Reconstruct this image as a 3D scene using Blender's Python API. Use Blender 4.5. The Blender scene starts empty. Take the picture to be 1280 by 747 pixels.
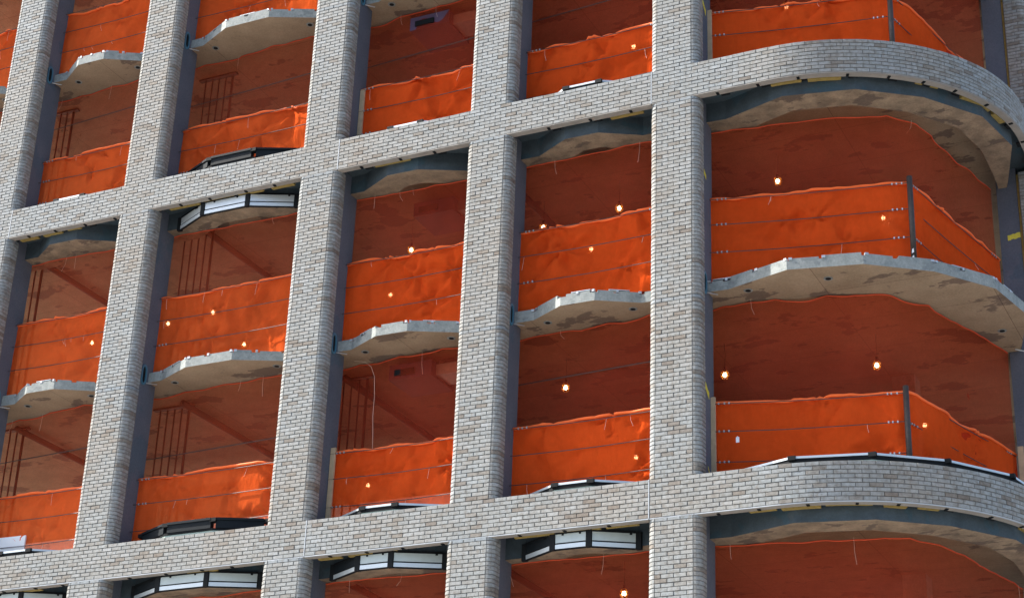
import bpy, math, random
from mathutils import Vector, Matrix, noise
random.seed(7)
S = bpy.context.scene
COL = S.collection
OZ = 17.3                                   # facade datum (bottom of the upper brick band) above the ground

# ------------------------------------------------------------------ camera
YAW, PIT, ROLL = 0.4665736575, 0.4290676203, -0.0405718546
CAM = Vector((-2.37012, -24.52265, -15.72546 + OZ))
FPX, CX, CY = 2296.7287, 640.0, 373.5
def rot(a, ax): return Matrix.Rotation(a, 3, ax)
Mc = rot(YAW, 'Z') @ rot(PIT, 'X') @ rot(ROLL, 'Y')      # columns: right, forward, up
RIGHT, FWD, UP = Mc.col[0].copy(), Mc.col[1].copy(), Mc.col[2].copy()
cd = bpy.data.cameras.new('camera'); cam = bpy.data.objects.new('camera', cd); COL.objects.link(cam)
cd.sensor_width = 36.0; cd.sensor_fit = 'HORIZONTAL'; cd.lens = FPX / 1280 * 36
cd.clip_start = 0.1; cd.clip_end = 3000
m3 = Matrix((RIGHT, UP, -FWD)).transposed()
cam.matrix_world = Matrix.Translation(CAM) @ m3.to_4x4()
S.camera = cam
def px(p):
    d = Vector(p) - CAM
    a = d.dot(FWD)
    return CX + FPX * d.dot(RIGHT) / a, CY - FPX * d.dot(UP) / a

# ------------------------------------------------------------------ light
SUN_EL, SUN_OFF = math.radians(47), math.radians(15)
sdir = Vector((-math.cos(SUN_OFF) * math.cos(SUN_EL), -math.sin(SUN_OFF) * math.cos(SUN_EL), math.sin(SUN_EL)))
W = bpy.data.worlds.new('World'); S.world = W; W.use_nodes = True
nt = W.node_tree; bg = nt.nodes['Background']
sky = nt.nodes.new('ShaderNodeTexSky'); sky.sky_type = 'NISHITA'; sky.sun_disc = False
sky.sun_elevation = SUN_EL; sky.sun_rotation = math.atan2(sdir.x, sdir.y)
sky.air_density = 1.0; sky.dust_density = 3.0; sky.ozone_density = 1.0
nt.links.new(sky.outputs[0], bg.inputs[0]); bg.inputs[1].default_value = 0.13
sl = bpy.data.lights.new('sun', 'SUN'); sl.energy = 5.0; sl.angle = math.radians(0.5); sl.color = (1.0, 0.95, 0.87)
sun = bpy.data.objects.new('sun', sl); COL.objects.link(sun)
sun.rotation_euler = sdir.to_track_quat('Z', 'Y').to_euler(); sun.location = (-60, -30, 70)
S.view_settings.view_transform = 'Standard'; S.view_settings.look = 'None'
S.view_settings.gamma = 1.0; S.view_settings.use_curve_mapping = False
S.view_settings.exposure = 1.35
S.render.engine = 'CYCLES'
S.cycles.max_bounces = 8; S.cycles.transparent_max_bounces = 16

# ------------------------------------------------------------------ materials
def N(t, typ, **k):
    n = t.nodes.new(typ)
    for a, v in k.items(): setattr(n, a, v)
    return n
def newmat(name):
    m = bpy.data.materials.new(name); m.use_nodes = True
    return m, m.node_tree, m.node_tree.nodes['Principled BSDF']
def noisen(t, scale, detail=4, rough=0.55, coord=None):
    n = N(t, 'ShaderNodeTexNoise'); n.inputs['Scale'].default_value = scale
    n.inputs['Detail'].default_value = detail; n.inputs['Roughness'].default_value = rough
    g = coord or N(t, 'ShaderNodeNewGeometry').outputs['Position']
    t.links.new(g, n.inputs['Vector']); return n
def ramp(t, src, stops):
    r = N(t, 'ShaderNodeValToRGB'); t.links.new(src, r.inputs[0])
    e = r.color_ramp.elements
    while len(e) < len(stops): e.new(0.5)
    for el, (p, c) in zip(e, stops): el.position = p; el.color = (*c, 1) if len(c) == 3 else c
    return r
def mix(t, fac, a, b, mode='MIX'):
    m = N(t, 'ShaderNodeMix', data_type='RGBA', blend_type=mode)
    for sock, v in ((m.inputs[0], fac), (m.inputs[6], a), (m.inputs[7], b)):
        if hasattr(v, 'is_output') or hasattr(v, 'links'): t.links.new(v, sock)
        elif isinstance(v, (int, float)): sock.default_value = v
        else: sock.default_value = (*v, 1)
    return m.outputs[2]
def bump(t, bsdf, h, strength=0.3, dist=0.01):
    b = N(t, 'ShaderNodeBump'); b.inputs['Strength'].default_value = strength; b.inputs['Distance'].default_value = dist
    t.links.new(h, b.inputs['Height']); t.links.new(b.outputs[0], bsdf.inputs['Normal'])

def m_simple(name, col, rough=0.6, metal=0.0, var=0.25, scale=6.0):
    m, t, b = newmat(name)
    n = noisen(t, scale)
    c = mix(t, n.outputs[0], [x * (1 - var) for x in col], [min(1, x * (1 + var)) for x in col])
    t.links.new(c, b.inputs['Base Color']); b.inputs['Roughness'].default_value = rough; b.inputs['Metallic'].default_value = metal
    return m

def m_brick(name, stops):
    m, t, b = newmat(name)
    oi = N(t, 'ShaderNodeObjectInfo'); g = N(t, 'ShaderNodeNewGeometry')
    ad = N(t, 'ShaderNodeMath', operation='ADD'); t.links.new(oi.outputs['Random'], ad.inputs[0]); t.links.new(g.outputs['Random Per Island'], ad.inputs[1])
    fr = N(t, 'ShaderNodeMath', operation='FRACT'); t.links.new(ad.outputs[0], fr.inputs[0])
    base = ramp(t, fr.outputs[0], stops)
    n1 = noisen(t, 14, 5, 0.65); n2 = noisen(t, 60, 3, 0.6)
    r1 = ramp(t, n1.outputs[0], [(0.30, (0.66, 0.60, 0.54)), (0.5, (0.95, 0.95, 0.95)), (0.68, (1.16, 1.17, 1.18))])
    c = mix(t, 1.0, base.outputs[0], r1.outputs[0], 'MULTIPLY')
    # brown kiln smudges with a shape of their own
    n3 = noisen(t, 7.5, 3, 0.5)
    sm = ramp(t, n3.outputs[0], [(0.60, (0, 0, 0)), (0.70, (1, 1, 1))])
    sf = N(t, 'ShaderNodeMath', operation='MULTIPLY'); t.links.new(sm.outputs[0], sf.inputs[0]); sf.inputs[1].default_value = 0.45
    c = mix(t, sf.outputs[0], c, (0.19, 0.155, 0.125))
    n5 = noisen(t, 0.42, 3, 0.6); r5 = ramp(t, n5.outputs[0], [(0.35, (1.03, 0.98, 0.92)), (0.5, (0.99, 1.0, 0.99)), (0.65, (0.98, 1.03, 1.06))])
    c = mix(t, 1.0, c, r5.outputs[0], 'MULTIPLY')
    t.links.new(c, b.inputs['Base Color']); b.inputs['Roughness'].default_value = 0.75
    bump(t, b, n2.outputs[0], 0.3, 0.004)
    return m
BR = m_brick('grey_brick', [(0.0, (0.230, 0.238, 0.236)), (0.18, (0.270, 0.280, 0.280)), (0.40, (0.248, 0.250, 0.242)), (0.56, (0.284, 0.290, 0.287)), (0.72, (0.236, 0.226, 0.210)), (0.84, (0.31, 0.32, 0.323)), (0.93, (0.212, 0.193, 0.170)), (1.0, (0.178, 0.152, 0.130))])
BRB = m_brick('blue_grey_brick', [(0.0, (0.20, 0.225, 0.245)), (0.5, (0.25, 0.27, 0.285)), (1.0, (0.22, 0.24, 0.255))])
MORTAR = m_simple('mortar', (0.13, 0.129, 0.126), 0.9)
SEAL = m_simple('white_sealant', (0.42, 0.45, 0.48), 0.5, 0, 0.08)
LINTEL = m_simple('precast_edge', (0.28, 0.26, 0.235), 0.8, 0, 0.35, 4)
GALV = m_simple('galvanised_steel', (0.42, 0.44, 0.46), 0.4, 0.5, 0.15, 12)
FOAM = m_simple('yellow_foam', (0.27, 0.195, 0.055), 0.9, 0, 0.45, 18)
BLACK = m_simple('black_rubber_and_hole_shade', (0.010, 0.012, 0.014), 0.7)  # also the painted dark of sleeve holes and bracket slots
DARKAL_SHADE = m_simple('dark_aluminium_and_panel_shade', (0.010, 0.014, 0.018), 0.65, 0.0)  # also stands in for shadow on the head frames' left panel
SILVER = m_simple('silver_aluminium', (0.55, 0.60, 0.63), 0.35, 0.35, 0.08)
FILM = m_simple('frosted_film_panel', (0.42, 0.49, 0.50), 0.35, 0.0, 0.12, 9)
for m_ in (DARKAL_SHADE, BLACK): m_.node_tree.nodes['Principled BSDF'].inputs['Specular IOR Level'].default_value = 0.12
MINT = m_simple('mint_sheathing', (0.36, 0.46, 0.41), 0.7, 0, 0.12, 5)
WOOD = m_simple('timber', (0.48, 0.36, 0.23), 0.8, 0, 0.3, 9)
PIPE = m_simple('pipe_paint', (0.075, 0.045, 0.04), 0.5)
POST = m_simple('scuffed_steel_post', (0.055, 0.042, 0.036), 0.6, 0.2, 0.5, 20)
CABLE = m_simple('steel_cable', (0.07, 0.055, 0.055), 0.5, 0.3)
STRING = m_simple('pale_tie_string', (0.75, 0.62, 0.52), 0.8)
YELLOW = m_simple('yellow_marker_paint', (0.65, 0.58, 0.06), 0.6, 0, 0.25, 30)
CAGE = m_simple('yellow_plastic_guard', (0.50, 0.25, 0.015), 0.45, 0, 0.1)
WHITEB = m_simple('white_board', (0.78, 0.80, 0.83), 0.6, 0, 0.05)
ASPH = m_simple('asphalt', (0.06, 0.06, 0.062), 0.9, 0, 0.4, 2)
PAVE = m_simple('bounce_pavement_concrete', (0.31, 0.305, 0.29), 0.9, 0, 0.2, 1.5)  # tone set for the light it bounces upward

def m_concrete(name, c0, c1, stain, amt, sc=1.0, seams=False):
    m, t, b = newmat(name)
    n1 = noisen(t, 2.2 * sc, 6, 0.6); n2 = noisen(t, 30, 4, 0.6)
    r = ramp(t, n1.outputs[0], [(0.3, c0), (0.7, c1)])
    mp = N(t, 'ShaderNodeMapping'); mp.inputs['Scale'].default_value = (0.8, 1.25, 1.0)
    g = N(t, 'ShaderNodeNewGeometry'); t.links.new(g.outputs['Position'], mp.inputs[0])
    n3 = noisen(t, 1.3 * sc, 5, 0.6, mp.outputs[0])
    s = ramp(t, n3.outputs[0], [(0.575, (0, 0, 0)), (0.60, (1, 1, 1))])
    k = N(t, 'ShaderNodeMath', operation='MULTIPLY'); t.links.new(s.outputs[0], k.inputs[0]); k.inputs[1].default_value = amt
    c = mix(t, k.outputs[0], r.outputs[0], stain)
    sp = ramp(t, n2.outputs[0], [(0.3, (0.82, 0.82, 0.82)), (0.7, (1.1, 1.1, 1.1))])
    c = mix(t, 1.0, c, sp.outputs[0], 'MULTIPLY')
    t.links.new(c, b.inputs['Base Color']); b.inputs['Roughness'].default_value = 0.85
    if seams:
        bt = N(t, 'ShaderNodeTexBrick'); t.links.new(g.outputs['Position'], bt.inputs['Vector']); bt.offset = 0.0
        for nm, v in (('Scale', 1.0), ('Mortar Size', 0.006), ('Brick Width', 2.44), ('Row Height', 1.22), ('Mortar Smooth', 0.3)): bt.inputs[nm].default_value = v
        bt.inputs['Color1'].default_value = (1, 1, 1, 1); bt.inputs['Color2'].default_value = (0.9, 0.9, 0.9, 1); bt.inputs['Mortar'].default_value = (0.5, 0.45, 0.42, 1)
        c = mix(t, 1.0, c, bt.outputs[0], 'MULTIPLY'); t.links.new(c, b.inputs['Base Color'])
    bump(t, b, n2.outputs[0], 0.25, 0.008); return m
CONC = m_concrete('slab_edge_concrete', (0.20, 0.225, 0.222), (0.31, 0.33, 0.315), (0.16, 0.18, 0.185), 0.6, 3)
SOFFIT = m_concrete('soffit_concrete', (0.30, 0.222, 0.142), (0.40, 0.305, 0.205), (0.13, 0.09, 0.07), 0.8, 1.0, True)
PLY = m_concrete('rough_header_soffit', (0.15, 0.115, 0.08), (0.36, 0.275, 0.185), (0.10, 0.075, 0.06), 0.8, 1.6)
CORE = m_concrete('core_wall', (0.28, 0.26, 0.24), (0.38, 0.35, 0.32), (0.2, 0.18, 0.16), 0.5)
STEEL = m_concrete('slate_column_coating', (0.085, 0.102, 0.138), (0.12, 0.132, 0.168), (0.065, 0.105, 0.145), 0.6, 0.7)
MEMB = m_concrete('blue_membrane', (0.03, 0.045, 0.056), (0.05, 0.072, 0.088), (0.02, 0.06, 0.085), 0.5, 2.0)
TEAL = m_simple('teal_bracket', (0.05, 0.16, 0.24), 0.5)

def m_net(name, op, col, tint):
    m, t, b = newmat(name); t.nodes.remove(b)
    out = [n for n in t.nodes if n.type == 'OUTPUT_MATERIAL'][0]
    n1 = noisen(t, 1.6, 4, 0.6); n2 = noisen(t, 9, 3, 0.6)
    c = mix(t, n1.outputs[0], [x * 0.86 for x in col], [min(1, x * 1.08) for x in col])
    d = N(t, 'ShaderNodeBsdfDiffuse'); tr = N(t, 'ShaderNodeBsdfTranslucent'); tp = N(t, 'ShaderNodeBsdfTransparent')
    t.links.new(c, d.inputs[0]); t.links.new(c, tr.inputs[0]); tp.inputs[0].default_value = (*tint, 1)
    m1 = N(t, 'ShaderNodeMixShader'); m1.inputs[0].default_value = 0.35
    t.links.new(d.outputs[0], m1.inputs[1]); t.links.new(tr.outputs[0], m1.inputs[2])
    f = ramp(t, n2.outputs[0], [(0.3, (op - 0.04,) * 3), (0.7, (op + 0.04,) * 3)])
    n4 = noisen(t, 0.55, 3, 0.5); md = N(t, 'ShaderNodeMath', operation='MULTIPLY_ADD'); t.links.new(n4.outputs[0], md.inputs[0]); md.inputs[1].default_value = 0.24
    t.links.new(f.outputs[0], md.inputs[2]); sb = N(t, 'ShaderNodeMath', operation='SUBTRACT'); t.links.new(md.outputs[0], sb.inputs[0]); sb.inputs[1].default_value = 0.12
    mp = N(t, 'ShaderNodeMapping'); mp.inputs['Scale'].default_value = (7, 7, 1.6); mp.inputs['Rotation'].default_value = (0, 0.5, 0)
    t.links.new(N(t, 'ShaderNodeNewGeometry').outputs['Position'], mp.inputs[0]); nw = noisen(t, 1.0, 4, 0.6, mp.outputs[0])
    bp = N(t, 'ShaderNodeBump'); bp.inputs['Strength'].default_value = 0.55; bp.inputs['Distance'].default_value = 0.05; t.links.new(nw.outputs[0], bp.inputs['Height'])
    t.links.new(bp.outputs[0], d.inputs['Normal']); t.links.new(bp.outputs[0], tr.inputs['Normal'])
    m2 = N(t, 'ShaderNodeMixShader'); t.links.new(sb.outputs[0], m2.inputs[0])
    t.links.new(tp.outputs[0], m2.inputs[1]); t.links.new(m1.outputs[0], m2.inputs[2])
    t.links.new(m2.outputs[0], out.inputs[0]); return m
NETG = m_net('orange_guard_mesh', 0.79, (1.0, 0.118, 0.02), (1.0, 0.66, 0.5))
NETU = m_net('shaded_orange_screen_mesh', 0.36, (0.64, 0.085, 0.042), (1.0, 0.62, 0.46))  # colour darkened to put the interior's shade into the net
NETG2 = m_net('thin_orange_guard_mesh', 0.70, (1.0, 0.145, 0.03), (1.0, 0.66, 0.5))
NETU2 = m_net('thin_lit_orange_screen_mesh', 0.27, (0.80, 0.125, 0.055), (1.0, 0.74, 0.6))  # clearer, paler copy: light from behind the left bays put into the colour
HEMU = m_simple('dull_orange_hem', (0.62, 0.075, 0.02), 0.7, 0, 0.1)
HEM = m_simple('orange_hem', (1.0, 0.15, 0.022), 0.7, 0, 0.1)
m, t, b = newmat('lit_bulb'); b.inputs['Emission Color'].default_value = (1.0, 0.9, 0.74, 1); b.inputs['Emission Strength'].default_value = 10; BULB = m

# ------------------------------------------------------------------ mesh helpers
class MB:
    def __init__(s): s.v = []; s.f = []; s.mi = []
    def add(s, vs, fs, mi=0):
        o = len(s.v); s.v += [tuple(v) for v in vs]
        for f in fs: s.f.append([i + o for i in f]); s.mi.append(mi)
    def box(s, a, b, mi=0):
        x0, y0, z0 = a; x1, y1, z1 = b
        s.add([(x0, y0, z0), (x1, y0, z0), (x1, y1, z0), (x0, y1, z0), (x0, y0, z1), (x1, y0, z1), (x1, y1, z1), (x0, y1, z1)],
              [(0, 3, 2, 1), (4, 5, 6, 7), (0, 1, 5, 4), (1, 2, 6, 5), (2, 3, 7, 6), (3, 0, 4, 7)], mi)
    def prism(s, pts, z0, z1, mi=(0, 0, 0)):              # pts counter-clockwise seen from above; mi = side, bottom, top
        n = len(pts); o = len(s.v)
        s.v += [(x, y, z0) for x, y in pts] + [(x, y, z1) for x, y in pts]
        for i in range(n):
            j = (i + 1) % n; s.f.append([o + i, o + j, o + n + j, o + n + i]); s.mi.append(mi[0])
        s.f.append([o + i for i in reversed(range(n))]); s.mi.append(mi[1])
        s.f.append([o + n + i for i in range(n)]); s.mi.append(mi[2])
    def bar(s, p, q, d, z0, z1, mi=0):                    # along p->q in plan, thickness d to the left-hand side (inward)
        p = Vector(p); q = Vector(q); u = (q - p).normalized(); n = Vector((-u.y, u.x)) * d
        s.prism([tuple(p), tuple(q), tuple(q + n), tuple(p + n)], z0, z1, (mi,) * 3)
    def tube(s, pts, r, k=6, mi=0, cap=True):
        pts = [Vector(p) for p in pts]; rings = []
        for i, p in enumerate(pts):
            d = (pts[min(i + 1, len(pts) - 1)] - pts[max(i - 1, 0)]).normalized()
            a = d.cross(Vector((0, 0, 1)) if abs(d.z) < 0.9 else Vector((1, 0, 0))).normalized(); c = d.cross(a)
            o = len(s.v)
            s.v += [tuple(p + (a * math.cos(2 * math.pi * j / k) + c * math.sin(2 * math.pi * j / k)) * r) for j in range(k)]
            rings.append(o)
        for a0, b0 in zip(rings, rings[1:]):
            for j in range(k):
                s.f.append([a0 + j, a0 + (j + 1) % k, b0 + (j + 1) % k, b0 + j]); s.mi.append(mi)
        if cap:
            s.f.append([rings[0] + j for j in reversed(range(k))]); s.mi.append(mi)
            s.f.append([rings[-1] + j for j in range(k)]); s.mi.append(mi)
    def mesh(s, name, mats, smooth=False):
        me = bpy.data.meshes.new(name); me.from_pydata(s.v, [], s.f)
        for mt in (mats if isinstance(mats, (list, tuple)) else [mats]): me.materials.append(mt)
        me.polygons.foreach_set('material_index', s.mi)
        if smooth: me.polygons.foreach_set('use_smooth', [True] * len(s.f))
        me.update(); return me
def obj(name, data, parent=None, loc=(0, 0, 0)):
    o = bpy.data.objects.new(name, data); COL.objects.link(o); o.location = loc
    if parent: o.parent = parent
    return o
def tag(o, label, cat, group=None):
    o['label'] = label; o['category'] = cat
    if group: o['group'] = group
    return o
def thing(name, loc, label, cat, group=None):
    return tag(obj(name, None, None, (loc[0], loc[1], loc[2] + OZ)), label, cat, group)

# ------------------------------------------------------------------ layout constants (metres, facade front = y 0, z from the upper band's underside)
C = 3.59 / 53                                  # brick course
FLAT, RC = 0.612, 0.12                         # pier: flat width between its rounded corners, corner radius
XR = {-1: -29.32, 0: -25.893, 1: -22.465, 2: -18.423, 3: -14.992, 4: -11.576}
PC = {k: v - FLAT / 2 for k, v in XR.items()}
PER = 7.18
SIDE = -6.85                                   # plane of the side facade beyond the rounded corner
RAD = 3.45; ARC_X, ARC_Y = SIDE - RAD, RAD     # corner arc centre
P5Y = 4.70                                     # near flat edge of the pier beyond the corner
Y0, YF = 0.55, 0.18                            # slab edge: flat part, bay front
BAYS = {'m1': (-28.93, -28.30, -27.66, -27.03), '01': (-25.50, -24.92, -24.28, -23.60), '12': (-22.10, -21.32, -20.33, -19.50),
        '23': (-18.08, -17.39, -16.78, -15.99), '34': (-14.58, -13.93, -13.32, -12.65)}
CORN = [(-11.18, 0.57), (-10.10, 0.22), (-8.95, 0.45), (-8.02, 1.10), (-7.29, 2.06), (-7.05, 3.20), (-7.37, 4.40)]
BAYNAME = {'m1': 'fifth bay from the corner', '01': 'fourth bay from the corner', '12': 'wide third bay from the corner',
           '23': 'second bay from the corner', '34': 'first bay from the corner', 'C': 'rounded corner bay'}
PIERNAME = {-1: 'sixth pier from the corner', 0: 'fifth pier from the corner', 1: 'fourth pier from the corner', 2: 'third pier from the corner',
            3: 'second pier from the corner', 4: 'pier beside the rounded corner', 5: 'pier past the rounded corner'}

# ------------------------------------------------------------------ setting
mb = MB(); mb.add([(-900, -900, 0), (900, -900, 0), (900, 900, 0), (-900, 900, 0)], [(0, 1, 2, 3)])
obj('ground', mb.mesh('ground', ASPH))['kind'] = 'structure'
mb = MB(); mb.prism([(-90, -21), (12, -21), (16, -17), (16, 60), (-90, 60)], 0.004, 0.14)
obj('bounce_pavement', mb.mesh('bounce_pavement', PAVE))['kind'] = 'structure'  # unseen; widened and toned to bounce light up into the floors

# ------------------------------------------------------------------ bricks
HB = C - 0.011
_bm = {}
def brick_mb(L, seed):
    rnd = random.Random(seed); h = HB / 2; l = L / 2; d = 0.004
    j = lambda a: rnd.uniform(-a, a)
    b = MB()
    fr = [(-l + d + j(.002), 0, -h + d * .7 + j(.0012)), (l - d + j(.002), 0, -h + d * .7 + j(.0012)), (l - d + j(.002), 0, h - d * .7 + j(.0012)), (-l + d + j(.002), 0, h - d * .7 + j(.0012))]
    md = [(-l + j(.0012), d, -h), (l + j(.0012), d, -h), (l, d, h), (-l, d, h)]
    bk = [(-l, .05, -h), (l, .05, -h), (l, .05, h), (-l, .05, h)]
    b.add(fr + md + bk, [(0, 1, 2, 3)] + [(i, 4 + i, 4 + (i + 1) % 4, (i + 1) % 4) for i in range(4)] + [(4 + i, 8 + i, 8 + (i + 1) % 4, 4 + (i + 1) % 4) for i in range(4)])
    return b
def corner_mb(sx, ret, seed):
    # outer profile from the flat edge round to the return; local origin = flat edge on the front plane; sx = +1 right corner
    rnd = random.Random(seed); prof = []
    for k in range(6):
        a = k / 5 * math.pi / 2; prof.append((RC * math.sin(a), RC * (1 - math.cos(a))))
    prof.append((RC, RC + ret))
    prof[0] = (0.006, 0.0)
    h = HB / 2; d = 0.005; b = MB(); n = len(prof)
    def inset(p, k, q):
        a = min(k, 5) / 5 * math.pi / 2; return (p[0] - math.sin(a) * q, p[1] + math.cos(a) * q)
    rows = []
    for z, q in ((-h, 0.04), (-h, d), (-h + d, 0), (h - d, 0), (h, d), (h, 0.04)):
        rows.append([(sx * inset(p, k, q)[0], inset(p, k, q)[1], z) for k, p in enumerate(prof)])
    vs = [v for r in rows for v in r]; fs = []
    for r in range(5):
        for k in range(n - 1):
            f = (r * n + k, r * n + k + 1, (r + 1) * n + k + 1, (r + 1) * n + k)
            fs.append(f if sx > 0 else f[::-1])
    fs.append(tuple(r * n for r in range(6)) if sx < 0 else tuple(r * n for r in reversed(range(6))))
    fs.append(tuple(r * n + n - 1 for r in range(6)) if sx > 0 else tuple(r * n + n - 1 for r in reversed(range(6))))
    b.add(vs, fs); return b
def bmesh_for(kind, L, var, mat):
    key = (kind, round(L, 3), var, mat.name)
    if key not in _bm:
        b = brick_mb(L, hash((round(L * 1000), var)) & 0xffff) if kind == 'f' else corner_mb(1 if kind == 'r' else -1, L, var)
        _bm[key] = (b, b.mesh('brick', mat, False))
    return _bm[key]
def lay(panel, origin, items, frame):
    """items: (kind, L, u, v, z, extra_rot, mat) in the panel's local space; frame rotation about z. In-frame bricks become parts, the rest one joined part."""
    ca, sa = math.cos(frame), math.sin(frame); keep = []; rest = []
    for it in items:
        kind, L, u, v, z, rz, mat = it
        w = Vector((origin[0] + u * ca - v * sa, origin[1] + u * sa + v * ca, origin[2] + z + OZ))
        X, Y = px(w); inside = -25 < X < 1305 and -15 < Y < 762
        (keep if inside else rest).append((max(abs(X - 640) - 640, abs(Y - 373) - 373), it))
    keep.sort(key=lambda a: a[0])
    if len(keep) > 330: rest += keep[330:]; keep = keep[:330]
    for _, (kind, L, u, v, z, rz, mat) in keep:
        b, me = bmesh_for(kind, L, random.randrange(3), mat)
        o = obj('brick', me, panel, (u + random.uniform(-.0015, .0015), v + random.uniform(-.003, .003), z + random.uniform(-.001, .001)))
        o.rotation_euler = (random.uniform(-.008, .008), 0, rz + random.uniform(-.006, .006))
    if rest:
        j = MB()
        for _, (kind, L, u, v, z, rz, mat) in rest:
            b, me = bmesh_for(kind, L, random.randrange(3), mat); c, s = math.cos(rz), math.sin(rz)
            j.add([(u + x * c - y * s, v + x * s + y * c, z + zz) for x, y, zz in b.v], b.f)
        o = obj('outlying_bricks', j.mesh('outlying_bricks', BR), panel); o['kind'] = 'stuff'

J = 0.011
def pier_panel(name, loc, frame, n_courses, top_is_joint, label, group, split_left=False):
    """loc = left flat edge on the front plane at the panel's bottom."""
    p = thing('brick_pier_panel', loc, label, 'brick pier', group); p.rotation_euler.z = frame
    H = n_courses * C; I = 0.010; D = 0.38 if split_left else 0.27
    prof = []
    for k in range(7):
        a = math.pi / 2 * (1 - k / 6); prof.append((-math.sin(a) * (RC - I), RC - math.cos(a) * (RC - I)))
    for k in range(7):
        a = math.pi / 2 * k / 6; prof.append((FLAT + math.sin(a) * (RC - I), RC - math.cos(a) * (RC - I)))
    prof += [(FLAT + RC - I, D), (-RC + I, D)]
    b = MB(); b.prism(prof, 0.004, H - 0.004); obj('mortar_bed', b.mesh('mortar_bed', MORTAR), p)
    items = []; mod = FLAT / 3
    for c in range(n_courses):
        z = (c + .5) * C; mat = BRB if (c == n_courses - 1) else BR
        if c % 2 == 0:
            for k in range(3): items.append(('f', mod - J, (k + .5) * mod, 0, z, 0, mat))
        else:
            items.append(('f', mod / 2 - J, mod / 4, 0, z, 0, mat)); items.append(('f', mod / 2 - J, FLAT - mod / 4, 0, z, 0, mat))
            for k in range(2): items.append(('f', mod - J, (k + 1) * mod, 0, z, 0, mat))
        items.append(('r', 0.13, FLAT, 0, z, 0, mat))
        if split_left:
            r = 0.02 if c % 2 else 0.10
            items.append(('l', r, 0, 0, z, 0, mat)); L = 0.37 - RC - r - J
            items.append(('f', L, -RC, RC + r + J + L / 2, z, -math.pi / 2, mat))
        else: items.append(('l', 0.13, 0, 0, z, 0, mat))
    lay(p, loc, items, frame); return p

SEG = [(3.59, 53, 'above the highest slab'), (0.61, 44, 'standing on the upper band'), (-3.59, 53, 'hung under the upper band'),
       (-6.57, 44, 'standing on the lower band'), (-10.77, 53, 'hung under the lower band')]
for i in range(-1, 6):
    for z, n, txt in SEG:
        lab = 'grey brick panel of the %s, %s' % (PIERNAME[i], txt)
        if i < 5: pier_panel('p', (XR[i] - FLAT, 0, z), 0, n, True, lab, 'brick pier panels')
        else: pier_panel('p', (SIDE, P5Y, z), math.pi / 2, n, True, lab, 'brick pier panels', True)

# ------------------------------------------------------------------ brick bands
def path_pt(s):
    """arc-length along the facade line: s = x on the flat part; beyond the tangent point it follows the arc and the side facade. returns x, y, heading"""
    if s <= ARC_X: return s, 0.0, 0.0
    a = (s - ARC_X) / RAD
    if a < math.pi / 2: return ARC_X + RAD * math.sin(a), ARC_Y - RAD * math.cos(a), a
    return SIDE, ARC_Y + (s - ARC_X - RAD * math.pi / 2), math.pi / 2
def off(s, d):
    x, y, a = path_pt(s); return x - math.sin(a) * d, y + math.cos(a) * d
def strip(mb, s0, s1, d0, d1, z0, z1, mi=0, step=0.18):
    n = max(1, int((s1 - s0) / step)); ss = [s0 + (s1 - s0) * k / n for k in range(n + 1)]
    if s1 <= ARC_X: ss = [s0, s1]
    mb.prism([off(s, d0) for s in ss] + [off(s, d1) for s in reversed(ss)], z0, z1, (mi,) * 3)
S_END = ARC_X + RAD * math.pi / 2 + 2.6
J_S = [-31.0, -25.84, -18.34, -12.285, S_END]
BANDTXT = {0.0: 'upper', -PER: 'lower', PER: 'topmost'}
PANTXT = ['far end of the %s grey brick band, past the fifth pier', 'long panel of the %s grey brick band, third and fourth bays', 'panel of the %s grey brick band, first and second bays', 'curved panel of the %s grey brick band sweeping round the corner']
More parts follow.
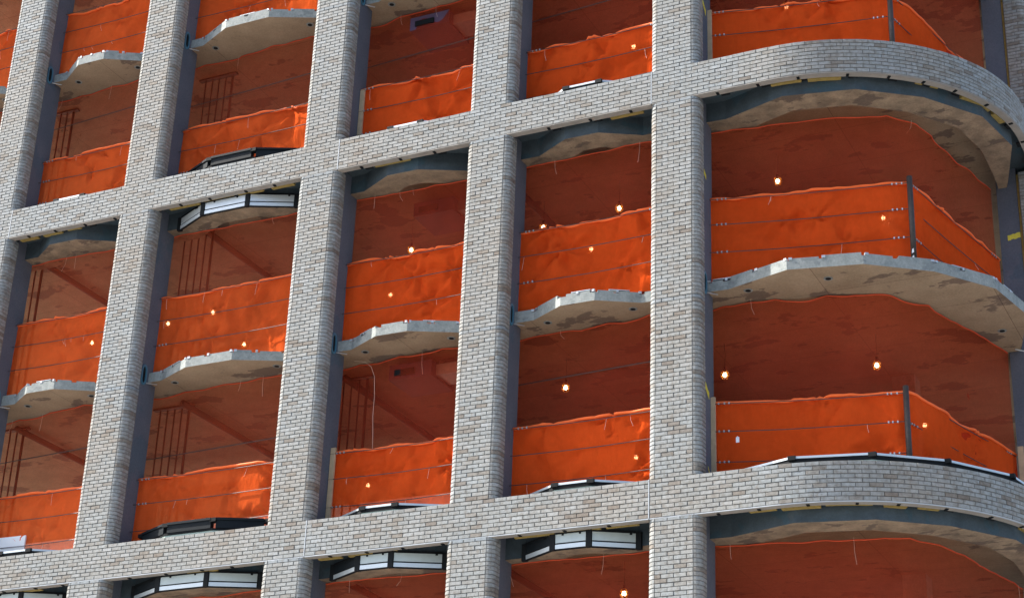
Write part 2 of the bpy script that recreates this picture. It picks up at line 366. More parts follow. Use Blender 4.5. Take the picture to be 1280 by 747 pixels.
for zb, bn in BANDTXT.items():
    for k in range(4):
        s0, s1 = J_S[k], J_S[k + 1]
        x0, y0, _ = path_pt(s0); o3 = (x0, 0, zb)
        p = thing('brick_band_panel', o3, PANTXT[k] % bn, 'brick band', 'brick band panels')
        sh = lambda b: [(x - x0, y, z) for x, y, z in b.v]
        b = MB(); strip(b, s0 + .008, s1, 0.010, 0.12, 0.0, 9 * C - 0.001); b.v = sh(b); obj('mortar_bed', b.mesh('mortar_bed', MORTAR), p)
        b = MB(); strip(b, s0 + .010, s1 - .004, 0.002, 0.125, -0.016, -0.0015); b.v = sh(b); obj('bottom_edge', b.mesh('bottom_edge', LINTEL if zb == 0 else SEAL), p)
        b = MB(); strip(b, s0 + .010, s1 - .004, 0.016, 0.122, -0.026, -0.018); b.v = sh(b); obj('ledge_underside', b.mesh('ledge_underside', LINTEL), p)
        if k > 0:
            b = MB(); strip(b, s0 - .006, s0 + .008, -0.002, 0.05, -0.001, 9 * C + 0.001); b.v = sh(b); obj('sealant_joint', b.mesh('sealant_joint', SEAL), p)
        rnd = random.Random(k * 7 + int(zb))
        # foam and shelf clips along the underside, only over openings
        s = s0 + 0.2
        while s < s1 - 0.4:
            L = rnd.uniform(0.28, 0.75)
            if not any(abs(s + L / 2 - pc) < 0.75 for pc in PC.values()) and rnd.random() < 0.6:
                b = MB(); strip(b, s, s + L, 0.123, rnd.uniform(0.17, 0.225), rnd.uniform(-0.045, -0.015), 0.10); b.v = sh(b); obj('insulation_strip', b.mesh('insulation_strip', FOAM), p)
            s += L + rnd.uniform(0.02, 0.25)
        s = s0 + 0.45
        while s < s1 - 0.3:
            if not any(abs(s - pc) < 0.5 for pc in PC.values()):
                b = MB(); strip(b, s, s + 0.045, 0.03, 0.10, -0.040, -0.027); strip(b, s + .05, s + 0.2, 0.10, 0.19, -0.020, -0.002); b.v = sh(b); obj('shelf_clip', b.mesh('shelf_clip', [BLACK]), p)
            s += rnd.uniform(0.6, 0.8)
        items = []
        for c in range(9):
            z = (c + .5) * C; st = s0 + 0.012 + (0.5 * 0.2026 if c % 2 else 0)
            if c % 2: items.append((s0 + 0.012, s0 + 0.012 + 0.1013, z))
            while st < s1 - 0.03:
                items.append((st, min(st + 0.2026, s1 - 0.002), z)); st += 0.2026
        its = []
        for a, e, z in items:
            L = round((e - a - J) / .01) * .01 if e - a < 0.2 else 0.2026 - J
            if L < 0.02: continue
            x, y, h = path_pt((a + e) / 2); its.append(('f', L, x - x0, y, z, h, BR))
        lay(p, o3, its, 0)

# ------------------------------------------------------------------ floor slabs
def front_poly(y0=Y0, yf=YF, xl=-33.0):
    pts = [(xl, y0)]
    for b in ('m1', '01', '12', '23', '34'):
        c0, f0, f1, c1 = BAYS[b]; pts += [(c0, y0), (f0, yf), (f1, yf), (c1, y0)]
    pts.append((-11.55, y0)); pts += CORN; pts += [(-7.45, 4.66), (-7.45, 8.0)]
    return pts
FP = front_poly()
def offset_poly(pts, d):
    out = []
    for i, p in enumerate(pts):
        a = Vector(pts[max(i - 1, 0)]); b = Vector(pts[min(i + 1, len(pts) - 1)]); u = (b - a).normalized()
        out.append((p[0] - u.y * d, p[1] + u.x * d))
    return out
def slab_thing(zbot, mid, label):
    s = thing('floor_slab', (-20, 0, zbot), label, 'floor slab', 'concrete floor slabs')
    P = [(x + 20, y) for x, y in FP]; back = [(P[-1][0], 13.0), (0.5, 13.0), (0.5, 8.0), (P[0][0], 8.0)]  # back edge cut in at the left to admit light from behind
    th = 0.15 if mid else 0.20
    b = MB(); b.prism(P + back, 0, th, (0, 1, 0)); obj('slab', b.mesh('slab', [CONC, SOFFIT]), s)
    rnd = random.Random(int(zbot * 10))
    if mid:
        for (p, q) in zip(P[1:-2], P[2:-1]):
            L = (Vector(q) - Vector(p)).length
            if L < 0.3: continue
            u = (Vector(q) - Vector(p)) / L; a = 0.0
            edges = []
            if L > 2.0: ts = [(0.0, L)]
            else:
                g = rnd.uniform(0.09, 0.16); ts = [(0.05 if L > .5 else 0, L * 0.46 - g / 2), (L * 0.46 + g / 2, L - 0.03)] if L > 0.75 else [(0.10, L - 0.09)]
            for t0, t1 in ts:
                if t1 - t0 < .05: continue
                e = MB(); e.bar(Vector(p) + u * t0 + Vector((u.y, -u.x)) * -0.002, Vector(p) + u * t1 + Vector((u.y, -u.x)) * -0.002, 0.13, th - .0, th + 0.05 + rnd.uniform(-.02, .012))
                obj('edge_upstand', e.mesh('edge_upstand', CONC), s)
            for tt in ([0.03, L * 0.46, L - 0.05] if L < 2 else [L * .2, L * .8]):
                if rnd.random() < .3: continue
                e = MB(); c = Vector(p) + u * tt; e.bar(c + Vector((u.y, -u.x)) * 0.006, c + u * rnd.uniform(.035, .06) + Vector((u.y, -u.x)) * 0.006, 0.05, th + .012, th + .052)
                obj('anchor_clip', e.mesh('anchor_clip', GALV), s)
            if rnd.random() < 0.55 and L < 2:
                e = MB(); c = Vector(p) + u * (L * .3); e.bar(c + Vector((u.y, -u.x)) * -0.01, c + u * 0.34 + Vector((u.y, -u.x)) * -0.01, 0.10, th + .056, th + .066)
                obj('shim_plate', e.mesh('shim_plate', SILVER), s)
        # cast-in sleeves in the underside
        spots = []
        for bb in ('m1', '01', '12', '23', '34'):
            c0, f0, f1, c1 = BAYS[bb]; spots += [(c0 + .18, 0.72), (c1 - .22, 0.72)]
        spots += [(-10.9, .72), (-9.6, .75), (-7.55, 3.7)]
        for x, y in spots:
            e = MB(); e.tube([(x + 20, y, -0.006), (x + 20, y, 0.01)], 0.075, 14); o = obj('sleeve_ring', e.mesh('sleeve_ring', CONC), s)
            e = MB(); e.tube([(x + 20, y, -0.010), (x + 20, y, 0.01)], 0.045, 12); obj('sleeve_shade_disc', e.mesh('sleeve_shade_disc', BLACK), s)  # black disc painted in for the shade inside the sleeve
    else:
        # membrane-wrapped header under the slab edge, following the bays
        inn = offset_poly(P, 0.50); inn[0] = (P[0][0], P[0][1] + .5); inn = inn[:-3] + [(12.43, 4.40), (12.41, 4.66), (12.40, 8.0)]
        b = MB(); n = len(P); z0, z1 = -0.505, -0.002
        for i in range(n - 1):
            a, c, d, e = P[i], P[i + 1], inn[i + 1], inn[i]
            b.add([(a[0], a[1], z0), (c[0], c[1], z0), (c[0], c[1], z1), (a[0], a[1], z1)], [(0, 1, 2, 3)], 0)
            b.add([(a[0], a[1], z0), (c[0], c[1], z0), (d[0], d[1], z0), (e[0], e[1], z0)], [(3, 2, 1, 0)], 1)
            b.add([(e[0], e[1], z0), (d[0], d[1], z0), (d[0], d[1], z1), (e[0], e[1], z1)], [(3, 2, 1, 0)], 1)
        obj('edge_header', b.mesh('edge_header', [MEMB, PLY]), s)
        b = MB(); strip(b, -33, ARC_X, 0.128, 0.60, -0.155, -0.135); b.v = [(x + 20, y, z) for x, y, z in b.v]
        c = MB(); strip(c, ARC_X, S_END, 0.128, 0.75, -0.155, -0.135); b.add([(x + 20, y, z) for x, y, z in c.v], c.f)
        obj('closure_plate', b.mesh('closure_plate', MEMB), s)
    return s
slab_thing(7.18 + .27, False, 'concrete floor slab at the level of the topmost brick band')
slab_thing(3.84, True, 'concrete floor slab with faceted edges above the upper brick band')
slab_thing(0.27, False, 'concrete floor slab hidden behind the upper brick band')
slab_thing(-3.34, True, 'concrete floor slab with faceted edges midway between the two brick bands')
slab_thing(-6.91, False, 'concrete floor slab hidden behind the lower brick band')
slab_thing(-10.52, True, 'concrete floor slab below the lower brick band')

# ------------------------------------------------------------------ steel columns
CW = FLAT / 2 + 0.06
MIDZ = [3.84, -3.34]
def column(i, cx, cy, frame, label):
    t = thing('steel_column', (cx, cy, -OZ), label, 'column', 'slate blue columns behind the brick piers'); t.rotation_euler.z = frame
    b = MB(); b.box((-CW, 0.30 if i < 5 else .43, 0.14), (CW, 0.78, OZ + 9)); obj('shaft', b.mesh('shaft', STEEL), t)
    for z in MIDZ:                                       # slotted connection bracket on the side faces at slab level
        for sx in (-1, 1):
            b = MB(); zz = z + OZ; pts = []
            ring = [(0.40 + 0.085 * math.cos(a) * 0.9, (0.02 if math.sin(a) >= 0 else -0.02) * 4 + 0.12 * math.sin(a)) for a in [2 * math.pi * k / 16 for k in range(16)]]
            ring_i = [(0.40 + (y - 0.40) * 0.62, z2 * 0.8) for y, z2 in ring]
            vs = [(sx * (CW + e), y, zz + 0.10 + z2) for e in (0.0, 0.022) for y, z2 in ring] + [(sx * (CW + e), y, zz + 0.10 + z2) for e in (0.022, 0.004) for y, z2 in ring_i]
            fs = []
            for r in range(3):
                for k in range(16):
                    f = (r * 16 + k, r * 16 + (k + 1) % 16, (r + 1) * 16 + (k + 1) % 16, (r + 1) * 16 + k); fs.append(f)
            b.add(vs, fs); br = obj('bracket', b.mesh('bracket', TEAL), t)
            e = MB(); e.add([(sx * (CW + .004), y, zz + 0.10 + z2) for y, z2 in ring_i], [tuple(range(16))]); obj('slot_shade', e.mesh('slot_shade', BLACK), br)  # flat black face stands in for the shade within the slot
            e = MB(); e.tube([(sx * (CW + .01), 0.50, zz - 0.03), (sx * (CW + .13), 0.66, zz - 0.015)], 0.012, 4); obj('angle_cleat', e.mesh('angle_cleat', GALV), t)
    return t
cols = {}; P5FOAM = []
for i in range(-1, 5): cols[i] = column(i, PC[i], 0, 0, 'slate blue column behind the %s' % PIERNAME[i])
for z_, n_ in [(a_, b_) for a_, b_, c_ in SEG]:
    b = MB(); b.box((SIDE - .425, P5Y - .055, z_ + OZ + .01), (SIDE - .385, P5Y + .4, z_ + n_ * C + OZ - .01)); o_ = obj('insulation_strip', b.mesh('insulation_strip', FOAM)); P5FOAM.append(o_)
cols[5] = column(5, SIDE, P5Y + FLAT / 2, math.pi / 2, 'slate blue column with yellow marks, behind the %s' % PIERNAME[5])
for o_ in P5FOAM:
    o_.parent = cols[5]; o_.matrix_parent_inverse = (Matrix.Translation((SIDE, P5Y + FLAT / 2, 0)) @ Matrix.Rotation(math.pi / 2, 4, 'Z')).inverted()
def mark(i, u, y, z, w, h, sx, tilt):                    # brushed yellow marks on a column side face
    b = MB(); r = random.Random(int(z * 100))
    for k in range(4):
        y0 = y + (k - 1.5) * w / 4
        zc = z + OZ + tilt * (k - 1.5) * w / 4
        b.add([(sx * (CW + .004), y0 - w / 8, zc - h / 2 * r.uniform(.7, 1.1)), (sx * (CW + .004), y0 + w / 8, zc + tilt * w / 4 - h / 2 * r.uniform(.7, 1.1)),
               (sx * (CW + .004), y0 + w / 8, zc + tilt * w / 4 + h / 2 * r.uniform(.7, 1.1)), (sx * (CW + .004), y0 - w / 8, zc + h / 2 * r.uniform(.7, 1.1))],
              [(0, 1, 2, 3) if sx > 0 else (3, 2, 1, 0)])
    obj('paint_mark', b.mesh('paint_mark', YELLOW), cols[i])
mark(4, 0, 0.45, 2.05, 0.22, 0.12, 1, -1.0); mark(4, 0, 0.45, -1.25, 0.12, 0.10, 1, -.6); mark(4, 0, 0.45, -5.0, 0.24, 0.13, 1, -.8); mark(4, 0, 0.55, -6.35, 0.12, 0.06, 1, -1.2)
mark(5, 0, 0.60, 1.75, 0.30, 0.05, -1, -.05); mark(5, 0, 0.54, -1.2, 0.22, 0.11, -1, -.1)

# ------------------------------------------------------------------ nets
def densify(path, step):
    out = []; 
    for a, b in zip(path, path[1:]):
        n = max(1, int((Vector(b) - Vector(a)).length / step))
        for k in range(n): out.append(Vector(a).lerp(Vector(b), k / n))
    out.append(Vector(path[-1])); return out
def net_mesh(name, path, zb, zt, mat, seed, amp, creases, scallop=0.0, slits=(), step=0.055, stars=(), cut=None):
    rnd = random.Random(seed); P = densify(path, step); n = len(P)
    L = [0.0]
    for a, b in zip(P, P[1:]): L.append(L[-1] + (b - a).length)
    tot = L[-1]; nz = max(4, int((zt - zb) / step)); b = MB(); H = zt - zb
    cr = []
    for _ in range(creases):
        a = rnd.uniform(0, tot), rnd.uniform(0, H); ang = rnd.uniform(0.3, 2.8); cr.append((a, (math.cos(ang), math.sin(ang)), rnd.uniform(.3, 1.0), rnd.uniform(-.05, .05) * amp, rnd.uniform(.035, .10)))
    tops = []
    for i, p in enumerate(P):
        u = (P[min(i + 1, n - 1)] - P[max(i - 1, 0)]).normalized(); nr = Vector((-u.y, u.x)); s = L[i]
        k = s / 0.85 + seed * .37; sag = scallop * (abs(math.sin(k * math.pi)) ** 0.8) * (0.5 + noise.noise((s * .7, seed * 3.1, 0)))
        for jz in range(nz + 1):
            t = jz / nz; z = t * H
            d = amp * (0.06 * noise.noise((s * .9, z * .8, seed * 7.3)) + 0.028 * noise.noise((s * 2.6, z * 1.7, seed * 3.7)))
            for (a0, dr, ln, am, w) in cr:
                q0, q1 = s - a0[0], z - a0[1]; al = q0 * dr[0] + q1 * dr[1]; pe = -q0 * dr[1] + q1 * dr[0]
                if abs(pe) < 4 * w and abs(al) < 2 * ln: d += am * math.exp(-abs(pe) / w) * math.exp(-(al / ln) ** 2)
            for (ss, sz, A) in stars:
                r = math.hypot(s - ss, z - sz); th = math.atan2(z - sz, s - ss); d += A * min(1, r / .06) * math.exp(-r / .40) * math.cos(5 * th + seed + 9 * ss) ** 3
            d = max(-.05, min(d, .085)); d *= min(1, 6 * min(s, tot - s) / max(tot, .1) + .15)
            zz = zb + z - sag * t ** 3 + (0.012 * noise.noise((s * 4, seed, 5)) if jz == nz else 0)
            if cut and s < cut[0]: zz = max(zz, zb + cut[1] * (1 - s / cut[0]) ** .5) if jz < nz else zz
            ox = 0.0
            for a, z0, z1, w, sl in slits:
                q = s - a - (z - z0) * sl
                if z0 < z < z1 + .01 and abs(q) < .09: ox += math.copysign(w * ((z - z0) / (z1 - z0)) ** .7 * (1 - abs(q) / .09), q if q else 1)
            b.v.append((p.x + nr.x * d + u.x * ox, p.y + nr.y * d + u.y * ox, zz))
        tops.append(Vector(b.v[-1]))
    for i in range(n - 1):
        for jz in range(nz):
            s = (L[i] + L[i + 1]) / 2; z = (jz + .5) / nz * H
            if any((L[i] - a - (z - z0) * sl) * (L[i + 1] - a - (z - z0) * sl) < 0 and z0 < z < z1 for a, z0, z1, w, sl in slits): continue
            o = i * (nz + 1) + jz; b.f.append([o, o + nz + 1, o + nz + 2, o + 1]); b.mi.append(0)
    return b.mesh(name, mat, True), tops, P, L
def guard(bay, path, zf, floor_txt, seed, posts=(), slits=(), opacity=None, cut=None, hem=True, drop=0.0):
    path = [tuple(p) for p in path]; c = Vector(path[0])
    t = thing('guard_net', (c.x, c.y, zf), 'bright orange guard net %s, %s' % (floor_txt, BAYNAME[bay]), 'safety net', 'orange guard nets along the slab edges')
    loc = [(x - c.x, y - c.y) for x, y in path]; rnd = random.Random(seed)
    tot = sum((Vector(b) - Vector(a)).length for a, b in zip(loc, loc[1:]))
    stars = [(rnd.uniform(.1, .9) * tot, rnd.choice((.53, 1.03, 1.45)), rnd.uniform(.05, .10)) for _ in range(6)]
    me, tops, P, L = net_mesh('netting', loc, 0.03, 1.53 - drop, NETG2 if bay in ('m1', '01', '12') else NETG, seed, 2.1, 26, 0.018, slits, 0.05, stars, cut)
    n = obj('netting', me, t)
    b = MB(); b.tube([(p.x, p.y - .012, p.z - .005) for p in tops], 0.026, 5); obj('rolled_hem', b.mesh('rolled_hem', HEM, True), n)
    for k in range(rnd.randint(3, 6)):                   # loose tie strings
        i = rnd.randrange(2, len(P) - 2); z = rnd.choice((1.48, 1.03, .53)) - drop * .5; q = P[i]
        b = MB(); ln = rnd.uniform(.08, .25); dx = rnd.uniform(-.06, .06); b.tube([(q.x, q.y - .05, z), (q.x + dx * .3, q.y - .06, z - ln * .5), (q.x + dx, q.y - .055, z - ln)], 0.0022, 4); obj('tie_string', b.mesh('tie_string', STRING), t)
    # cables
    r = thing('cable_rail', (c.x, c.y, zf), 'steel cable rail %s, %s' % (floor_txt, BAYNAME[bay]), 'cable rail', 'cable rails')
    for z in (1.49, 1.03, .53):
        b = MB(); pts = []
        for a, e in zip(loc, loc[1:]):
            for k in range(8):
                f = k / 8; v = Vector(a).lerp(Vector(e), f); pts.append((v.x, v.y - .075, z - .025 * math.sin(math.pi * f) + rnd.uniform(-.002, .002)))
        pts.append((loc[-1][0], loc[-1][1] - .075, z)); b.tube(pts, 0.0075, 5); obj('cable', b.mesh('cable', CABLE), r)
        ends = [(loc[0], loc[1], 1)] + ([(loc[1], loc[0], 1), (loc[1], loc[2], 1)] if len(loc) > 2 else []) + [(loc[-1], loc[-2], 1)]
        for a, e, _ in ends:
            if bay != 'C' and rnd.random() < .55: continue
            u = (Vector(e) - Vector(a)).normalized()
            for k in range(3):
                v = Vector(a) + u * (.12 + .075 * k + rnd.uniform(0, .02)); b = MB(); b.box((v.x - .010, v.y - .090, z - .018), (v.x + .010, v.y - .062, z + .013)); obj('cable_clamp', b.mesh('cable_clamp', GALV), r)
    for (x, y) in posts:
        b = MB(); x -= c.x; y -= c.y + .07; b.tube([(x, y, 0.01), (x, y, 1.60)], 0.045, 10); p = obj('guard_post', b.mesh('guard_post', POST, True), r)
        for z in (.10, .22): 
            e = MB(); e.add([(x - .02, y - .0465, z), (x + .018, y - .0465, z + .02), (x + .012, y - .0465, z + .09), (x - .012, y - .0465, z + .07)], [(0, 1, 2, 3)]); obj('paint_scuff', e.mesh('paint_scuff', WHITEB), p)
def screen(bay, path, zb, zt, floor_txt, seed, scallop, cable=None):
    c = Vector(path[0]); loc = [(x - c.x, y - c.y) for x, y in path]
    t = thing('screen_net', (c.x, c.y, zb), 'sheer orange ceiling net %s, %s' % (floor_txt, BAYNAME[bay]), 'safety net', 'sheer orange screen nets')
    rnd = random.Random(seed + 99); tot = sum((Vector(b) - Vector(a)).length for a, b in zip(loc, loc[1:]))
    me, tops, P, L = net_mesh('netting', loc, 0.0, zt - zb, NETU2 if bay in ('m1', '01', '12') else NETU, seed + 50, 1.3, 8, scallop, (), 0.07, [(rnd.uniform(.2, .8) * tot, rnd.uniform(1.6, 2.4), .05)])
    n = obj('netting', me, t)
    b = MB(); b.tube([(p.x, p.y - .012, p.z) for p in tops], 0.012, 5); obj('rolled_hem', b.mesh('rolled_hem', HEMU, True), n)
    for k in range(rnd.randint(1, 3)):
        i = rnd.randrange(2, len(P) - 2); q = tops[i]; b = MB(); ln = rnd.uniform(.12, .4); dx = rnd.uniform(-.1, .1)
        b.tube([(q.x, q.y - .05, q.z + .03), (q.x + dx * .2, q.y - .05, q.z - ln * .5), (q.x + dx, q.y - .05, q.z - ln)], 0.0022, 4); obj('tie_string', b.mesh('tie_string', STRING), t)
    if cable:
        b = MB(); b.tube([(q.x, q.y - .06, cable - zb) for q in P[::4]] + [(P[-1].x, P[-1].y - .06, cable - zb)], 0.010, 5); obj('stay_cable', b.mesh('stay_cable', CABLE), t)

def bay_span(bay):
    i = {'m1': -1, '01': 0, '12': 1, '23': 2, '34': 3}[bay]; return PC[i] + CW, PC[i + 1] - CW
FLOORS = {'F3': (4.045, 6.94, 'above the highest slab', True), 'F2': (0.475, 3.83, 'above the upper band', False), 'F1': (-3.135, -0.24, 'on the slab between the bands', True),
          'F0': (-6.705, -3.35, 'above the lower band', False), 'FB': (-10.315, -7.42, 'below the lower band', True)}
SC = {('01', 'F2'): 3.12, ('12', 'F2'): 2.9, ('23', 'F2'): 2.84, ('34', 'F2'): 3.0, ('12', 'F0'): -4.6, ('01', 'F0'): -4.25, ('34', 'F0'): -4.2}
seed = 1
for fl, (zf, zt, txt, hdr) in FLOORS.items():
    for bay in ('m1', '01', '12', '23', '34', 'C'):
        seed += 1
        if bay == 'm1' and fl in ('F0', 'FB', 'F1'): continue
        if bay in ('23', '34', 'C') and fl == 'F3': continue
        if bay != 'C':
            a, b_ = bay_span(bay)
            gp = [(a, 0.66), (b_, 0.66)]
            yu = (0.83, 0.81) if hdr else (1.25, 0.98); up = [(a - .75, yu[0]), (b_ + .3, yu[1])] if not hdr else [(a - .3, yu[0]), (b_ + .1, yu[1])]
        else:
            pp = {'F0': (-8.60, 1.30), 'F2': (-8.50, 1.30)}.get(fl, (-8.36, 1.33)); gp = [(-11.515, 0.72), pp, (-7.66, 4.62)]
            up = [(-11.60, .90), (-10.75, 1.01), (-9.35, 1.27), (-8.70, 1.43), (-8.36, 1.90), (-7.72, 4.62)] if hdr else [(-11.66, 1.2), (-10.97, 1.1), (-10.24, 1.3), (-9.37, 1.48), (-8.91, 1.70), (-8.42, 2.3), (-7.66, 4.62)]
        if fl != 'FB':
            slits = () if (bay, fl) == ('C', 'F0') else (() if (bay, fl) == ('C', 'F1') else ())
            guard(bay, gp, zf, txt, seed, [pp] if bay == 'C' else (), slits, cut=(0.75, 0.55) if (bay, fl) == ('01', 'F0') else None)
        screen(bay, up, zf + .02, zt, txt, seed, 0.075 if not hdr else 0.03, SC.get((bay, fl)))

# ------------------------------------------------------------------ window frames on and under the bands
def bay_pts(bay, d):
    if bay == 'C': P = CORN[0:6]
    else:
        c0, f0, f1, c1 = BAYS[bay]; P = [(c0, Y0), (f0, YF), (f1, YF), (c1, Y0)]
    return [(x, y - d) for x, y in P] if bay != 'C' else offset_poly(P, -d)
def sill(bay, zf, top, dark, label):
    P = bay_pts(bay, 0.0); c = P[0]; t = thing('window_sill_frame', (c[0], c[1], zf), label, 'window frame', 'window sill frames along the bays')
    P = [(x - c[0], y - c[1]) for x, y in P]; h = top - zf
    for i, (a, e) in enumerate(zip(P, P[1:])):
        b = MB(); b.bar(a, e, 0.09, 0.003, h - (.10 if not dark else .21)); obj('sheathing', b.mesh('sheathing', MINT), t)
        u = (Vector(e) - Vector(a)).normalized(); nn = Vector((u.y, -u.x)); A = Vector(a) + nn * .02 + u * .045; E_ = Vector(e) + nn * .02 - u * .045
        b = MB(); b.bar(A, E_, 0.10, h - .035 if not dark else h - .17, h); obj('rail', b.mesh('rail', DARKAL_SHADE if dark else SILVER), t)
        b = MB(); b.bar(Vector(a) + nn * .008, Vector(e) + nn * .008, 0.09, h - (.10 if not dark else .209), h - (.036 if not dark else .171)); obj('gasket', b.mesh('gasket', BLACK), t)
        if dark: b = MB(); b.bar(A + nn * .02, E_ + nn * .02, 0.03, h - .03, h + .012); obj('nosing', b.mesh('nosing', DARKAL_SHADE), t)
    for p in P:
        b = MB(); b.box((p[0] - .06, p[1] - .035, h - .06), (p[0] + .06, p[1] + .07, h + .006)); obj('corner_block', b.mesh('corner_block', BLACK), t)
def head(bay, zref, label):
    P = bay_pts(bay, 0.03); c = P[0]; z0 = zref - .30; t = thing('window_head_frame', (c[0], c[1], z0), label, 'window frame', 'window head frames under the bands')
    P = [(x - c[0], y - c[1]) for x, y in P]
    for i, (a, e) in enumerate(zip(P, P[1:])):
        u = (Vector(e) - Vector(a)).normalized(); nn = Vector((u.y, -u.x)); A, E_ = Vector(a) + u * .05, Vector(e) - u * .05
        for nm, z_0, z_1, m_, o_ in (('lower_rail', 0.02, .088, SILVER, .012), ('gasket', .089, .112, BLACK, 0.0), ('film_panel', .113, .250, FILM, .008), ('top_channel', .251, .285, BLACK, .014), ('bottom_bead', 0.0, .019, BLACK, .004)):
            b = MB(); b.bar(A + nn * o_, E_ + nn * o_, 0.03, z_0, z_1); obj(nm, b.mesh(nm, SILVER if (zref == 0 and nm in ('film_panel', 'lower_rail')) else DARKAL_SHADE if (nm == 'film_panel' and i == 0) else m_), t)  # left facet's panel takes the dark metal in place of its shadow
        r = random.Random(i)
        for k in range(2):
            q = A.lerp(E_, r.uniform(.1, .9)) + nn * .016; b = MB(); b.bar(q, q + u * .035, .02, .225, .262); obj('clip', b.mesh('clip', BLACK), t)
    for p in P:
        b = MB(); b.box((p[0] - .045, p[1] - .020, 0.004), (p[0] + .045, p[1] + .05, .275)); obj('corner_block', b.mesh('corner_block', BLACK), t)
for bay, zt, dk in (('01', .745, False), ('12', .93, True), ('23', .75, False), ('34', .79, False)):
    sill(bay, .475, zt, dk, '%s window sill frame on the upper band, %s' % ('black' if dk else 'silver', BAYNAME[bay]))
for bay, zt, dk in (('01', -6.42, False), ('12', -6.27, True), ('23', -6.39, False), ('34', -6.39, False), ('C', -6.40, False)):
    sill(bay, -6.705, zt, dk, '%s window sill frame on the lower band, %s' % ('black' if dk else 'silver', BAYNAME[bay]))
head('12', 0, 'silver window head frame under the upper band, ' + BAYNAME['12'])
for bay in ('01', '12', '23', '34'): head(bay, -PER, 'silver window head frame under the lower band, ' + BAYNAME[bay])

# ------------------------------------------------------------------ timber posts beside columns
def timber(x, y, zf, h, label):
    b = MB(); w = .045; b.prism([(-w, -.02), (w, -.02), (w, .02), (-w, .02)], 0, h)
    b.v = [(vx + .012 * noise.noise((vz, x, 1)), vy, vz) for vx, vy, vz in b.v]
    tag(obj('timber_post', b.mesh('timber_post', WOOD), None, (x, y, zf + OZ)), label, 'timber post', 'timber posts beside the columns')
timber(XR[2] + .115, .60, .475, 1.5, 'pale timber post above the upper brick band beside the column of the third pier')
timber(XR[2] + .115, .60, -6.705, 1.6, 'pale timber post above the lower brick band beside the column of the third pier')
timber(XR[4] + .09, .66, .475, 1.55, 'pale timber post above the upper brick band at the rounded corner bay')
timber(XR[4] + .09, .66, -6.705, 1.6, 'pale timber post above the lower brick band at the rounded corner bay')
timber(-7.56, 4.50, -6.705, 1.62, 'broad timber post at the column past the curved lower brick band')

# ------------------------------------------------------------------ services seen through the nets
def pipe_thing(name, pts, r, label, cat, group, k=8):
    c = Vector(pts[0]); b = MB(); b.tube([Vector(p) - c for p in pts], r, k)
    tag(obj(name, b.mesh(name, PIPE, True), None, (c.x, c.y, c.z + OZ)), label, cat, group)
CE = {'F2': 3.84, 'F1': .27, 'F0': -3.34, 'FB': -6.91}
for fl, bay, x, y in (('F0', '12', -22.25, 1.45), ('F0', '01', -26.18, 1.45), ('F1', '01', -26.21, 1.15), ('F1', '12', -22.22, 1.15), ('F0', '23', -18.74, 1.45), ('F1', '34', -15.81, 1.15), ('FB', '34', -15.81, 1.15), ('FB', '23', -18.8, 1.15)):
    pipe_thing('ceiling_pipe', [(x, y, CE[fl] - .09), (x, 7.8 if x < -19.5 else 8.9, CE[fl] - .09)], .065, 'dark ceiling pipe %s, %s' % (FLOORS[fl][2], BAYNAME[bay]), 'pipe', 'ceiling pipes')
for fl, bay, x, y, n in (('F0', '12', -22.97, 1.75, 5), ('F0', '01', -26.50, 1.65, 3), ('F1', '01', -26.55, 1.5, 3), ('F1', '12', -22.70, 1.5, 5), ('F2', '12', -22.78, 1.65, 5), ('F2', '01', -26.46, 1.6, 3), ('F0', '23', -18.9, 1.7, 4)):
    t = thing('riser_pipes', (x, y, FLOORS[fl][0] - .002), '%d upright riser pipes %s, %s' % (n, FLOORS[fl][2], BAYNAME[bay]), 'pipes', 'riser pipe rows')
    H = CE[fl] - FLOORS[fl][0]
    for k in range(n):
        b = MB(); b.tube([(k * .15, k * .02, 0), (k * .15, k * .02, H)], .017 if k < n - 1 else .028, 7); obj('pipe', b.mesh('pipe', PIPE, True), t)
    b = MB(); b.box((-.15, -.04, H - .04), (n * .15, .06, H - .003)); obj('ceiling_collar', b.mesh('ceiling_collar', PIPE), t)
for fl, x0, x1, y, dz, txt in (('F0', -25.0, -15.5, 5.0, .45, 'lower'), ('F1', -25.0, -12.5, 6.2, .35, 'middle')):
    pipe_thing('main_pipe', [(x0, y, CE[fl] - dz), (x1, y, CE[fl] - dz)], .10, 'long dark main pipe across the bays behind the nets %s' % FLOORS[fl][2], 'pipe', None, 10)
# interior columns, core wall
for k, (x, y) in enumerate(((-26.2, 5.6), (-22.8, 6.4), (-18.7, 6.4), (-15.3, 6.4), (-9.55, 5.2))):
    b = MB(); b.box((-.2, -.2, 0.142), (.2, .2, OZ + 9)); tag(obj('interior_column', b.mesh('interior_column', CORE), None, (x, y, 0)), 'bare concrete interior column deep behind the nets, %s' % BAYNAME[['01', '12', '23', '34', 'C'][k]], 'column', 'interior columns')
b = MB(); b.box((-19.5, 9.0, 0.142), (-8.0, 9.3, OZ + 9)); tag(obj('core_wall', b.mesh('core_wall', CORE)), 'grey concrete core wall deep inside the building', 'wall')  # unseen; ends short of the left bays so light enters from behind

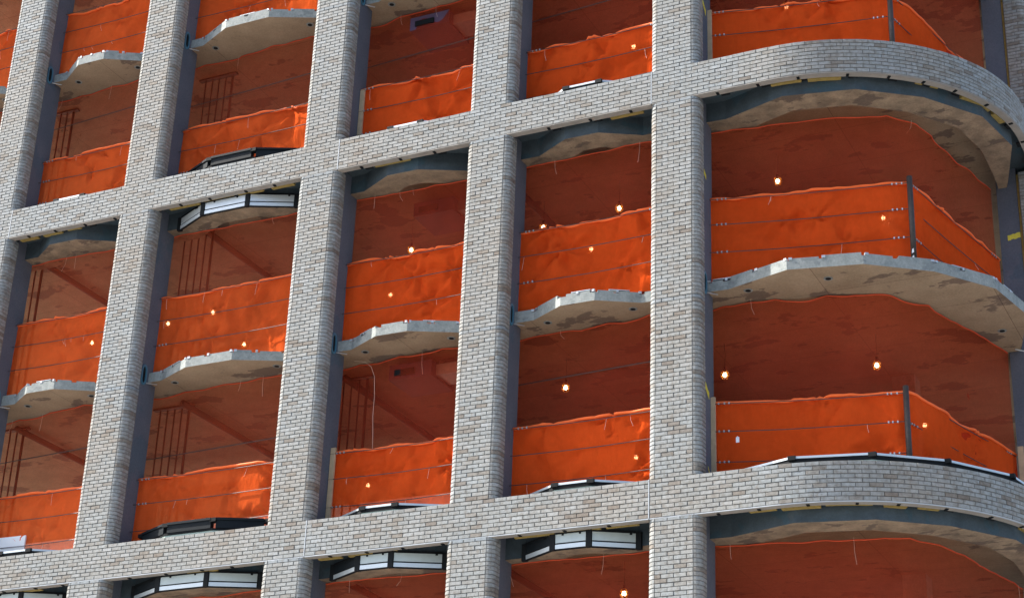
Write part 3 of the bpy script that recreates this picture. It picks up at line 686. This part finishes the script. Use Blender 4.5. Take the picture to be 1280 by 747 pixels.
# ------------------------------------------------------------------ work lights
LMESH = {}
def lamp_meshes():
    b = MB(); seg = 10
    for r in range(6):
        a0 = math.pi * r / 6; a1 = math.pi * (r + 1) / 6
        for k in range(seg):
            p = lambda a, kk: (.036 * math.sin(a) * math.cos(2 * math.pi * kk / seg), .036 * math.sin(a) * math.sin(2 * math.pi * kk / seg), -.145 + .046 * math.cos(a))
            b.add([p(a0, k), p(a0, k + 1), p(a1, k + 1), p(a1, k)], [(3, 2, 1, 0)])
    LMESH['bulb'] = b.mesh('bulb', BULB, True)
    b = MB(); b.tube([(0, 0, 0), (0, 0, -.085)], .022, 8); LMESH['socket'] = b.mesh('socket', BLACK, True)
    b = MB()
    for k in range(5):
        a = 2 * math.pi * k / 5; pr = [(.024, -.06), (.062, -.10), (.074, -.15), (.058, -.20), (.012, -.225)]
        b.tube([(r * math.cos(a), r * math.sin(a), z) for r, z in pr], .0065, 4)
    for r, z in ((.062, -.10), (.074, -.15), (.058, -.20)):
        b.tube([(r * math.cos(2 * math.pi * k / 14), r * math.sin(2 * math.pi * k / 14), z) for k in range(15)], .0065, 4, 0, False)
    LMESH['cage'] = b.mesh('cage', CAGE, True)
lamp_meshes()
LIGHTS = [((983, 8), 'F2', 'C', ''), ((792, 58), 'F2', '34', ''), ((774, 260), 'F1', '34', 'above the guard net'), ((679, 284), 'F1', '34', 'at the net hem'), ((739, 311), 'F1', '34', 'behind the guard net'),
          ((514, 312), 'F1', '23', 'at the net hem'), ((488, 368), 'F1', '23', 'behind the guard net'), ((972, 226), 'F1', 'C', 'above the guard net'), ((1104, 272), 'F1', 'C', 'behind the guard net'),
          ((266, 390), 'F1', '12', 'under the net hem'), ((210, 404), 'F1', '12', 'beside the riser pipes'), ((305, 430), 'F1', '12', 'near the slab edge'), ((115, 428), 'F1', '01', ''), ((707, 484), 'F0', '34', 'above the guard net'),
          ((906, 468), 'F0', 'C', 'beside the brick pier'), ((1096, 456), 'F0', 'C', 'above the guard post'), ((1156, 531), 'F0', 'C', 'behind the guard net'), ((795, 571), 'F0', '34', 'behind the guard net'), ((460, 606), 'F0', '23', ''), ((780, 741), 'FB', '34', '')]
LFL = {'F2': 'above the upper band', 'F1': 'between the bands', 'F0': 'above the lower band', 'FB': 'below the lower band'}
for (X, Y), fl, bay, ex in LIGHTS:
    d = RIGHT * ((X - CX) / FPX) + FWD + UP * (-(Y - CY) / FPX)
    zc = CE[fl] + OZ; z = zc - .42 - .14; p = CAM + d * ((z - CAM.z) / d.z)
    o = tag(obj('work_light', None, None, (p.x, p.y, p.z + .14)), 'lit bulb %s%s, %s' % (ex + ', ' if ex else '', LFL[fl], BAYNAME[bay]), 'work light', 'hanging work lights')
    for nm in ('bulb', 'socket', 'cage'): obj(nm, LMESH[nm], o)
    b = MB(); b.tube([(0, 0, -.002), (.01, 0, .2), (0, 0, zc - p.z - .14)], .004, 5); obj('cord', b.mesh('cord', BLACK), o)

# ------------------------------------------------------------------ white board leaning at the far bay
b = MB(); b.prism([(0, 0), (.62, .02), (.62, .05), (0, .03)], 0, .72); o = tag(obj('white_board', b.mesh('white_board', WHITEB), None, (-25.42, .60, -6.70 + OZ)), 'white board leaning behind the sill frame under the lifted guard net', 'board')
o.rotation_euler.y = 0.0
# ------------------------------------------------------------------ air units and a loose cable behind the nets
AIRB = m_simple('violet_wrapped_unit', (0.09, 0.06, 0.13), 0.6, 0, 0.3, 5); 
for (X, Y), fl in (((516, 466), 'F0'), ((540, 30), 'F2'), ((545, 262), 'F1')):
    d = RIGHT * ((X - CX) / FPX) + FWD + UP * (-(Y - CY) / FPX); z = CE[fl] + OZ - .30; p = CAM + d * ((z - CAM.z) / d.z)
    t = tag(obj('air_unit', None, None, (p.x, p.y, z)), 'violet air unit %s, %s' % (FLOORS[fl][2], BAYNAME['23']), 'air unit', 'ceiling air units')
    b = MB(); b.box((-.42, -.1, -.12), (.42, .75, .16)); obj('casing', b.mesh('casing', AIRB), t)
    b = MB(); b.box((.43, .05, -.08), (1.3, .55, .12)); obj('duct', b.mesh('duct', GALV), t)
    b = MB(); b.box((-.30, -.13, -.06), (.1, -.101, .05)); obj('vent_grille', b.mesh('vent_grille', DARKAL_SHADE), t)
    for sx in (-.35, .35):
        b = MB(); b.tube([(sx, .3, .16), (sx, .3, .298)], .008, 5); obj('hanger_rod', b.mesh('hanger_rod', GALV), t)
def ray_y(X, Y, y):
    d = RIGHT * ((X - CX) / FPX) + FWD + UP * (-(Y - CY) / FPX); return CAM + d * ((y - CAM.y) / d.y)
pts = [ray_y(X, Y, .95) for X, Y in ((443, 451), (456, 452), (464, 458), (468, 470), (468, 495), (466, 520), (466, 545), (465, 575))]
b = MB(); b.tube([p - pts[0] for p in pts], .0035, 5); tag(obj('loose_cable', b.mesh('loose_cable', STRING, True), None, pts[0]), 'pale loose cable drooping from the slab, second bay from the corner', 'cable')
p = ray_y(922, 546, .58); b = MB(); b.box((-.026, -.004, -.085), (.026, .004, 0)); b.box((-.010, -.008, -.012), (.010, -.0045, .012)); tag(obj('paper_tag', b.mesh('paper_tag', WHITEB), None, p), 'small white tag hanging on the cable rail above the lower band, rounded corner bay', 'tag')
print('objects', len(bpy.data.objects))
